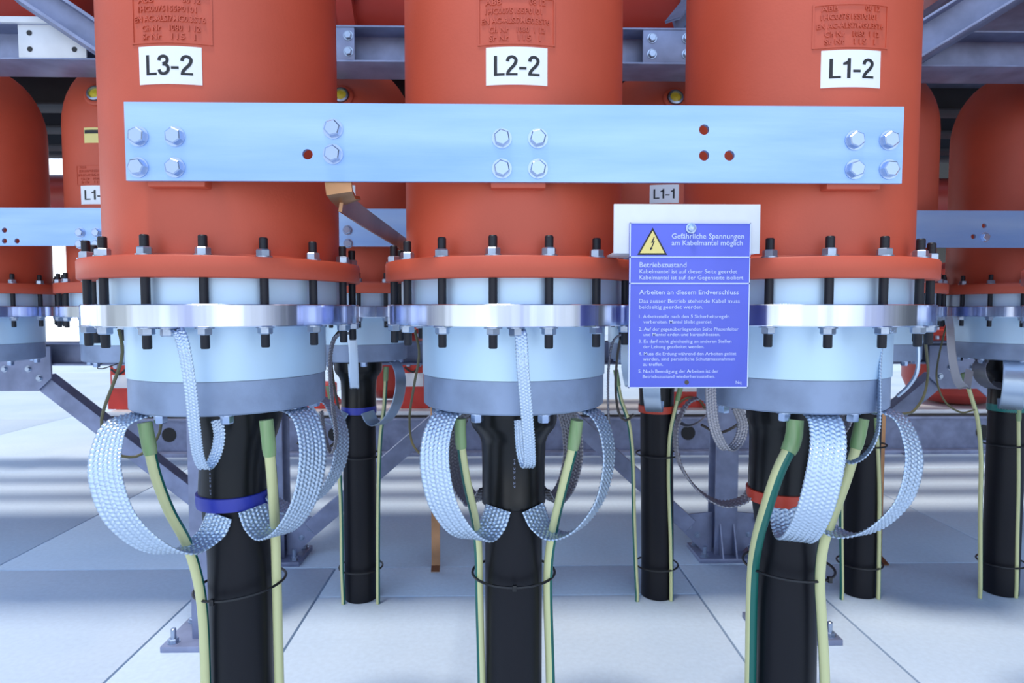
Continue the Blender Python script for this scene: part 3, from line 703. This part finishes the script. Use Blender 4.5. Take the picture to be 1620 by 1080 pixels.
for k, lab in ((3, 'blue-taped rear cable'), (5, 'rear cable under the sign'), (6, 'rear cable behind L1-2'), (7, 'green-taped rear cable')):
    for py, w_ in ((718 if k in (3, 5) else 704, 'upper'), (893, 'lower')):
        z = P(800, py, YR).z
        tie(rx[k], YR, z, .082, .076, 0, w_+' black cable tie on the '+lab, r=.0034, dx=.008 if k == 5 else 0)

# ================================================================== thin control cables
def thin(px, label, r=.0032, mt='olive', floor_=False):
    pts = [P(*p) for p in px]; path = spline(pts, .012); o = path[0].copy()
    mb = MB(); mb.tube([p-o for p in path], r, mt, 8); ob = build(mb, 'control_cable', None, o); props(ob, label, 'thin cable', 'thin control cables')
thin([(188, 521, 1.22), (193, 545, 1.22), (192, 570, 1.23), (180, 605, 1.25), (165, 645, 1.28), (161, 672, 1.3), (172, 712, 1.33), (215, 722, 1.36), (248, 694, 1.38), (256, 664, 1.38)], 'thin olive cable hanging in a loop left of the L3-2 termination')
thin([(540, 520, 1.42), (524, 545, 1.42), (527, 600, 1.44), (537, 660, 1.46), (530, 700, 1.46), (497, 712, 1.45), (470, 700, 1.44)], 'thin brown cable looping right of the L3-2 termination', mt='bronze')
thin([(656, 521, 1.45), (663, 560, 1.5), (655, 610, 1.6), (648, 660, 1.7), (652, 700, 1.7), (672, 724, 1.6), (700, 740, 1.5)], 'thin green cable hanging left of the L2-2 termination')
thin([(1003, 521, 1.38), (982, 535, 1.42), (974, 600, 1.5), (978, 650, 1.5), (990, 665, 1.5), (1003, 655, 1.5)], 'thin brown cable behind the left edge of the sign', mt='bronze')
thin([(1062, 690, 4.7), (1066, 650, 4.84), (1085, 630, 4.87), (1105, 632, 4.87), (1120, 655, 4.84), (1128, 665, 4.80)], 'thin olive cable arching over red equipment below the sign', r=.009)
thin([(1110, 672, 1.4), (1135, 684, 1.42), (1160, 676, 1.40), (1190, 650, 1.30)], 'thin brown cable across the post left of the L1-2 cable', mt='bronze')
thin([(1451, 524, 1.30), (1453, 560, 1.30), (1450, 590, 1.3), (1436, 612, 1.32), (1420, 626, 1.34)], 'thin pale cable hanging at the right of the L1-2 termination', r=.004, mt='braid')
thin([(1462, 521, 1.27), (1466, 560, 1.5), (1468, 590, 1.6), (1462, 625, 1.6), (1445, 650, 1.6), (1425, 655, 1.5)], 'thin olive cable bowing over the right red vessel')
thin([(1500, 503, 2.3), (1486, 560, 2.2), (1482, 600, 2.1), (1495, 635, 2.1), (1520, 652, 2.1), (1542, 648, 2.1)], 'thin dark cable in a wide arc left of the green-taped cable')
thin([(205, 725, 4.70), (225, 725, 4.68), (242, 721, 4.72)], 'thin dark cable end lying low behind the L3-2 strap', mt='bronze')
thin([(190, 566, 2.30), (170, 570, 2.28), (154, 580, 2.27), (162, 583, 2.27), (192, 573, 2.30)], 'thin dark wire loop under the half hidden rear termination at left', mt='bronze', r=.0022)

# ================================================================== copper bars
def copper(pts, wdirs, wd, th, label, loc):
    mb = MB(); vs = []; fs = []; n = len(pts)
    for i in range(n):
        p = Vector(pts[i]); T_ = (Vector(pts[min(i+1, n-1)])-Vector(pts[max(i-1, 0)])).normalized()
        x = Vector(wdirs[i]); x = (x-T_*x.dot(T_)).normalized(); y = T_.cross(x)
        for a, b in ((-1, -1), (1, -1), (1, 1), (-1, 1)): vs.append(p+x*a*wd/2+y*b*th/2-Vector(loc))
    for i in range(n-1):
        for k in range(4): fs.append([i*4+k, i*4+(k+1) % 4, (i+1)*4+(k+1) % 4, (i+1)*4+k])
    fs += [[0, 1, 2, 3], [(n-1)*4+k for k in range(4)]]
    mb.add(vs, fs, 'copper'); o = build(mb, 'copper_bar', None, loc)
    if label: props(o, label, 'copper bar', 'copper earthing bars')
    return o
cxb = P(535, 260, 1.073).x; lc = (cxb, 1.074, H+.31)
cbar = copper([(cxb, 1.074, H+.31), (cxb, 1.074, H+.205), (cxb+.001, 1.076, H+.192), (cxb+.004, 1.088, H+.184), (cxb+.008, 1.11, H+.182)],
       [(1, 0, 0)]*4+[(1, 0, .3)], .044, .006, 'copper bar running back from the cross bar and down to the floor left of L2-2', lc)
c2 = copper([(-.268, 1.095, H+.181), (-.272, 1.30, H+.181), (-.272, 2.56, H+.181), (-.272, 2.62, H+.175), (-.272, 2.66, H+.13), (-.272, 2.66, .06), (-.272, 2.655, .02), (-.272, 2.63, .004)],
       [(0.15, 0, 1), (0.15, 0, 1), (0.15, 0, 1), (.6, 0, .8), (1, 0, 0), (1, 0, 0), (1, 0, 0), (1, 0, 0)], .036, .006, None, lc)
c2.parent = cbar; c2.location = (0, 0, 0); c2.name = 'bar_run'
copper([(1.665, 2.5, H+.172), (1.665, 2.64, H+.165), (1.665, 2.72, H+.13), (1.665, 2.72, .06), (1.665, 2.715, .02), (1.665, 2.66, .004)],
       [(0, 0, 1), (.6, 0, .8), (1, 0, 0), (1, 0, 0), (1, 0, 0), (1, 0, 0)], .044, .006, 'copper bar standing on the floor right of the rear cable behind L1-2', (1.665, 2.5, H+.172))

# ================================================================== steel frame
def ibeam(mb, p0, p1, wd, ht, mt, up=(0, 0, 1), tf=.009, tw=.007):      # H section, flanges at +-ht/2 along up
    p0 = Vector(p0); p1 = Vector(p1); u = Vector(up).normalized()
    mb.bar(p0+u*(ht/2-tf/2), p1+u*(ht/2-tf/2), wd, tf, mt, up, .0015); mb.bar(p0-u*(ht/2-tf/2), p1-u*(ht/2-tf/2), wd, tf, mt, up, .0015)
    mb.bar(p0, p1, tw, ht-2*tf, mt, up)
def anchor(parent, x, y, z):
    mb = MB(); mb.hexnut((0, 0, 0), .016, .014, 'zinc', 'z', .3, .020); mb.lathe([(.0085, .014), (.0085, .045), (.006, .047)], 'zinc', n=12, cap1=True); build(mb, 'anchor_bolt', parent, (x, y, z))
def post(x, y, top, label, gus):
    r = empty('steel_post', (x, y, 0), label, 'steel post', 'steel frame posts')
    mb = MB(); ibeam(mb, (0, 0, .02), (0, 0, top), .10, .10, 'galv', (0, 1, 0)); build(mb, 'column', r)
    mb = MB(); mb.box((-.13, -.10, 0), (.13, .10, .02), 'galv', .002); build(mb, 'base_plate', r)
    for a in (-1, 1):
        for b in (-1, 1): anchor(r, a*.10, b*.07, .02)
    if gus:
        for s_ in (-1, 1):
            mb = MB(); pg = [(s_*.05, .02), (s_*.09, .02), (s_*.20, .13), (s_*.16, .19), (s_*.05, .20)]
            mb.prism(pg, 'y', .008, 'galv', (0, -.012, 0)); g = build(mb, 'gusset_plate', r)
            for (a, b) in ((.115, .095), (.155, .135)):
                m2 = MB(); m2.hexnut((s_*a, -.012, b), .010, .008, 'zinc', 'y', .2, .013); build(m2, 'gusset_bolt', g)
            mb = MB(); mb.prism([(-.10, .02), (-.052, .02), (-.052, .16)], 'x', .006, 'galv', (s_*.03, 0, 0)); build(mb, 'stiffener', r)
    return r
ZT = H+.752
post(-.970, 2.12, ZT-.003, 'slim grey steel post with bright base plate, behind the L3-2 cable', False)
post(1.005, 2.12, ZT-.003, 'steel post hidden behind the L1-2 termination, its base plate showing', False)
post(-.995, 2.80, .865, 'rear steel post with gusset foot left of the blue-taped rear cable', True)
post(1.005, 2.80, .865, 'rear steel post with bolted gusset foot left of the L1-2 cable', True)
YG = 2.80
mb = MB(); ibeam(mb, (-7, 0, 0), (7, 0, 0), .10, .10, 'galv'); o = build(mb, 'frame_beam', None, (0, YG+.0, .918)); props(o, 'horizontal grey steel beam at half height behind the rear terminations', 'steel beam')
def gusset(x, label):
    r = empty('gusset', (x, YG-.062, .86), label, 'gusset plate', 'beam gusset plates')
    mb = MB(); pg = [(-.145, .09), (.145, .09), (.145, -.045), (.085, -.10), (-.085, -.10), (-.145, -.045)]
    mb.prism(pg, 'y', .008, 'galv'); build(mb, 'plate', r)
    for a, b in ((-.05, -.005), (.05, -.005), (-.095, -.045), (.095, -.045)):
        m2 = MB(); m2.hexnut((a, 0, b), .011, .009, 'zinc', 'y', .2, .014); build(m2, 'plate_bolt', r)
gusset(-2.06, 'grey gusset plate with four bolts at the left edge')
gusset(.03, 'gusset plate in the middle hidden behind the L2-2 termination')
gusset(2.03, 'grey gusset plate with bolts left of the right edge termination')
def brace(x0, z0, x1, z1, label):
    mb = MB(); p0 = Vector((x0, 0, z0)); p1 = Vector((x1, 0, z1)); c = (p0+p1)/2
    d = (p1-p0).normalized(); nrm = Vector((-d.z, 0, d.x)); nrm = nrm if nrm.z > 0 else -nrm
    mb.bar(p0-c, p1-c, .008, .07, 'galv', nrm, .001)
    mb.bar(p0-c+nrm*.031+Vector((0, .031, 0)), p1-c+nrm*.031+Vector((0, .031, 0)), .062, .008, 'galv', nrm, .001)
    o = build(mb, 'diagonal_brace', None, c+Vector((0, YG-.046, 0))); props(o, label, 'diagonal brace', 'diagonal frame braces')
brace(-1.97, .80, -1.16, .145, 'diagonal steel brace falling right from the left edge gusset plate')
brace(-2.15, .80, -2.96, .145, 'diagonal steel brace falling left at the left picture edge')
brace(-.07, .80, -.83, .145, 'diagonal steel brace rising right behind the blue-taped rear cable')
brace(.13, .80, .845, .145, 'diagonal steel brace falling right behind the cable under the sign')
brace(1.94, .80, 1.165, .145, 'diagonal steel brace rising right beyond the L1-2 cable')
brace(2.12, .80, 2.90, .145, 'diagonal steel brace beyond the green-taped cable')
# upper beam
UB = (0, 2.07, ZT+.055)
r = empty('upper_beam', UB, 'horizontal grey steel beam crossing above the rear terminations', 'steel beam')
mb = MB(); ibeam(mb, (-7, 0, 0), (7, 0, 0), .15, .11, 'galv', tf=.006); build(mb, 'beam_section', r)
def end_plate(px0, px1, y, lab, holes=True):
    xa = P(px0, 70, 2.0).x; xb = P(px1, 70, 2.0).x
    mb = MB(); mb.box((xa, -.073, -.049), (xb, -.066, .049), 'galv' if lab != 'w' else 'aluw', .001); o = build(mb, 'splice_plate', r)
    for fx in (.17, .83):
        for fz in (-.024, .024):
            m2 = MB(); q = (xa+(xb-xa)*fx, -.0735, fz)
            if lab == 'w': m2.lathe([(.008, 0), (.008, -.0007)], 'ink', n=16, ax='y', cap1=True); build(m2, 'bolt_hole', o, q)
            else: m2.hexnut((0, 0, 0), .012, .010, 'zinc', 'y', .2, .015); build(m2, 'splice_bolt', o, q)
end_plate(30, 137, 2.0, 'w'); end_plate(505, 561, 2.0, 'g'); end_plate(1017, 1100, 2.0, 'g')
mb = MB(); mb.box((P(5, 30, 2.0).x, -.085, .050), (P(95, 30, 2.0).x, .06, .068), 'aluw', .001); o = build(mb, 'cover_plate', r); 
def topbrace(p0, p1, label, wd=.12, ht=.07):
    p0 = Vector(p0); p1 = Vector(p1); c = (p0+p1)/2
    mb = MB(); d = (p1-p0).normalized(); up = Vector((0, 0, 1)); up = (up-d*up.dot(d)).normalized()
    mb.bar(p0-c-up*ht/2, p1-c-up*ht/2, wd, .007, 'galv', up, .001); mb.bar(p0-c+up*ht/2, p1-c+up*ht/2, wd, .007, 'galv', up, .001)
    mb.bar(p0-c, p1-c, .007, ht-.007, 'galv', up)
    o = build(mb, 'upper_brace', None, c); props(o, label, 'steel brace', 'upper steel braces')
topbrace(P(30, -22, 1.90), P(215, 102, 1.96)+Vector((0, 0, .0)), 'sloping steel brace at the top left corner', .10, .07)
topbrace(P(1420, 90, 1.98), P(1680, -70, 1.86), 'sloping steel channel at the top right corner', .12, .09)
topbrace(P(1068, 60, 2.02)+Vector((0, 0, .03)), P(1150, -60, 2.3), 'small dark sloping brace above the L1-1 termination', .05, .05)

# ================================================================== switchgear behind
def duct(x0, x1, y, z, rad, label, nfl, mt='darkred'):
    r = empty('gas_duct', ((x0+x1)/2, y, z), label, 'gas duct', 'red switchgear ducts'); L = (x1-x0)/2
    mb = MB(); mb.lathe([(rad*.6, -L-.03), (rad, -L), (rad, L), (rad*.6, L+.03)], mt, n=48, ax='x', cap0=True, cap1=True); build(mb, 'duct_tube', r)
    for i in range(nfl):
        xx = -L+2*L*(i+.5)/nfl
        mb = MB(); mb.lathe([(rad, xx-.03), (rad+.045, xx-.03), (rad+.045, xx+.03), (rad, xx+.03)], mt, n=48, ax='x')
        f = build(mb, 'duct_flange', r)
        for k in range(12):
            a = 2*pi*k/12; q = (xx, (rad+.024)*cos(a), (rad+.024)*sin(a))
            m2 = MB(); m2.lathe([(.012, xx-.048), (.012, xx+.048)], 'zinc', n=6, ax='x', cap0=True, cap1=True, c=(0, q[1], q[2])); build(m2, 'flange_bolt', f)
    return r
duct(-4.2, -1.65, 2.62, H+1.27, .26, 'red horizontal duct above the beam at the top left corner', 2)
duct(-1.2, 1.35, 2.62, H+1.27, .26, 'dark red horizontal duct above the beam in the middle', 2)
duct(1.75, 4.4, 2.62, H+1.27, .26, 'dark red horizontal duct above the beam at the top right', 2)
duct(-4.6, 5.5, 4.25, H+.72, .145, 'long red pipe crossing far behind between the terminations', 5)
for k in range(9):
    mb = MB(); ibeam(mb, (-5 if k < 4 else -2.1, 0, 0), (6, 0, 0), .13, .24, 'deck'); o = build(mb, 'walkway_beam', None, (.5, 3.0+.37*k, H+max(1.03, .232*(3.0+.37*k)+.12)))
    props(o, 'dark steel walkway beam high above and behind the rear terminations', 'steel beam', 'walkway beams overhead')
mb = MB(); mb.box((-.40, -.05, 0), (1.2, 1.1, .02), 'galv'); o = build(mb, 'roof_panel', None, (1.9, 1.95, H+1.03)); props(o, 'flat grey steel panel under the top right corner', 'steel panel')

mb = MB(); mb.box((-6, -.40, 0), (6, .36, .05), 'deck')  # added slab above the view, darkens the upper steel and shades the floor
for k in range(24): mb.box((-5.9+.5*k, -.40, -.10), (-5.89+.5*k, .36, 0), 'deck')
o = build(mb, 'added_shade_deck', None, (0, 2.21, H+1.72)); props(o, 'added dark deck, out of view above the upper steel beam, to cast shade', 'walkway')
# base beam with equipment
YE = 4.78
def skid(x0, x1, label):
    r = empty('equipment_skid', ((x0+x1)/2, YE, 0), label, 'steel base', 'equipment base frames'); L = (x1-x0)/2
    mb = MB(); mb.box((-L, .03, .03), (L, .04, .275), 'galv'); mb.box((-L, -.03, .265), (L, .12, .285), 'galv', .002); mb.box((-L, -.05, 0), (L, .12, .03), 'galv', .002)
    mb.box((-L, 0, .305), (L, .6, .335), 'aluw', .002); mb.box((-L, .02, .285), (L, .6, .305), 'bronze')
    build(mb, 'base_channel', r)
    n = int(L*2/.9)
    for i in range(n):
        xx = -L+.45+i*.9
        mb = MB(); mb.lathe([(.055, 0), (.055, -.002)], 'ink', n=24, ax='y', cap1=True); build(mb, 'round_opening', r, (xx, .029, .155))
        mb = MB(); mb.box((-.06, -.10, 0), (.06, -.05, .014), 'galv', .002); mb.hexnut((0, -.08, .014), .014, .03, 'zinc'); build(mb, 'foot_clamp', r, (xx+.28, -.0, 0))
skid(-2.95, -1.75, 'grey steel base frame on the floor far behind at left')
skid(-1.70, 2.35, 'grey steel base frame on the floor far behind in the middle')
skid(2.4, 6.2, 'grey steel base frame with round openings far behind at right')
def drive(x, z0, wd, ht, label, y=YE+.12):
    r = empty('switch_drive', (x, y, z0), label, 'switch drive', 'red switch drives behind')
    mb = MB(); q = wd/2
    mb.prism([(-q*1.25, 0), (q*1.25, 0), (q*1.25, ht*.12), (q, ht*.3), (q, ht*.75), (q*.8, ht*.82), (-q*.8, ht*.82), (-q, ht*.75), (-q, ht*.3), (-q*1.25, ht*.12)], 'y', .3, 'redbox'); build(mb, 'drive_housing', r)
    mb = MB(); mb.box((-q*.85, -.006, ht*.33), (q*.85, .002, ht*.53), 'white', .001); build(mb, 'white_panel', r)
    mb = MB(); mb.lathe([(q*.55, 0), (q*.55, .06), (q*.3, .08)], 'redbox', (0, .12, ht*.82), n=20, cap1=True); build(mb, 'top_cap', r)
    for s_ in (-1, 1):
        mb = MB(); mb.hexnut((s_*q*.5, -.001, ht*.66), .02, .02, 'zinc', 'y'); build(mb, 'housing_bolt', r)
    mb = MB(); mb.tube(spline([(-q*.8, -.02, ht*.62), (0, -.05, ht*.55), (q*.6, -.03, ht*.7), (q*.4, .0, ht*.8)], .03), .008, 'rubber', 8); build(mb, 'drive_hose', r)
drive(-.66, .337, .17, .52, 'red switch drive with white panel between the L3-2 and L2-2 cables')
drive(-2.88, .337, .20, .50, 'red switch drive far behind left of the L3-2 cable')
drive(-1.46, .337, .26, .22, 'low red switch drive behind the strap right of L3-2')
drive(1.47, .337, .30, .38, 'red switch drive below the blue sign')
drive(-2.35, .337, .2, .2, 'low red switch drive behind the L3-2 cable')
def vessel(x, z, rad, label, y=YE+.35):
    r = empty('gas_vessel', (x, y, z), label, 'gas vessel', 'red vessels behind')
    mb = MB(); mb.lathe([(.14, 0), (rad*.6, .02), (rad*.88, .09), (rad, .2), (rad, .55), (rad*1.12, .56), (rad*1.12, .60), (rad, .61), (rad, .95), (rad*.8, 1.08), (rad*.4, 1.14)], 'darkred', n=40, cap0=True, cap1=True); build(mb, 'vessel_body', r)
    for k in range(10):
        a = 2*pi*k/10; mb = MB(); mb.lathe([(.014, .53), (.014, .63)], 'zinc', ((rad*1.06)*cos(a), (rad*1.06)*sin(a), 0), n=6, cap0=True, cap1=True); build(mb, 'vessel_bolt', r)
vessel(3.75, .34, .38, 'round-bottomed red vessel left of the green-taped cable'); vessel(2.2, .34, .36, 'red vessel behind the L1-2 termination')
vessel(.35, .34, .33, 'red vessel far behind the L2-2 termination'); vessel(-.95, .34, .30, 'red vessel far behind the rear blue-taped cable', y=YE+.75); vessel(5.0, .34, .38, 'red vessel beyond the right picture edge')
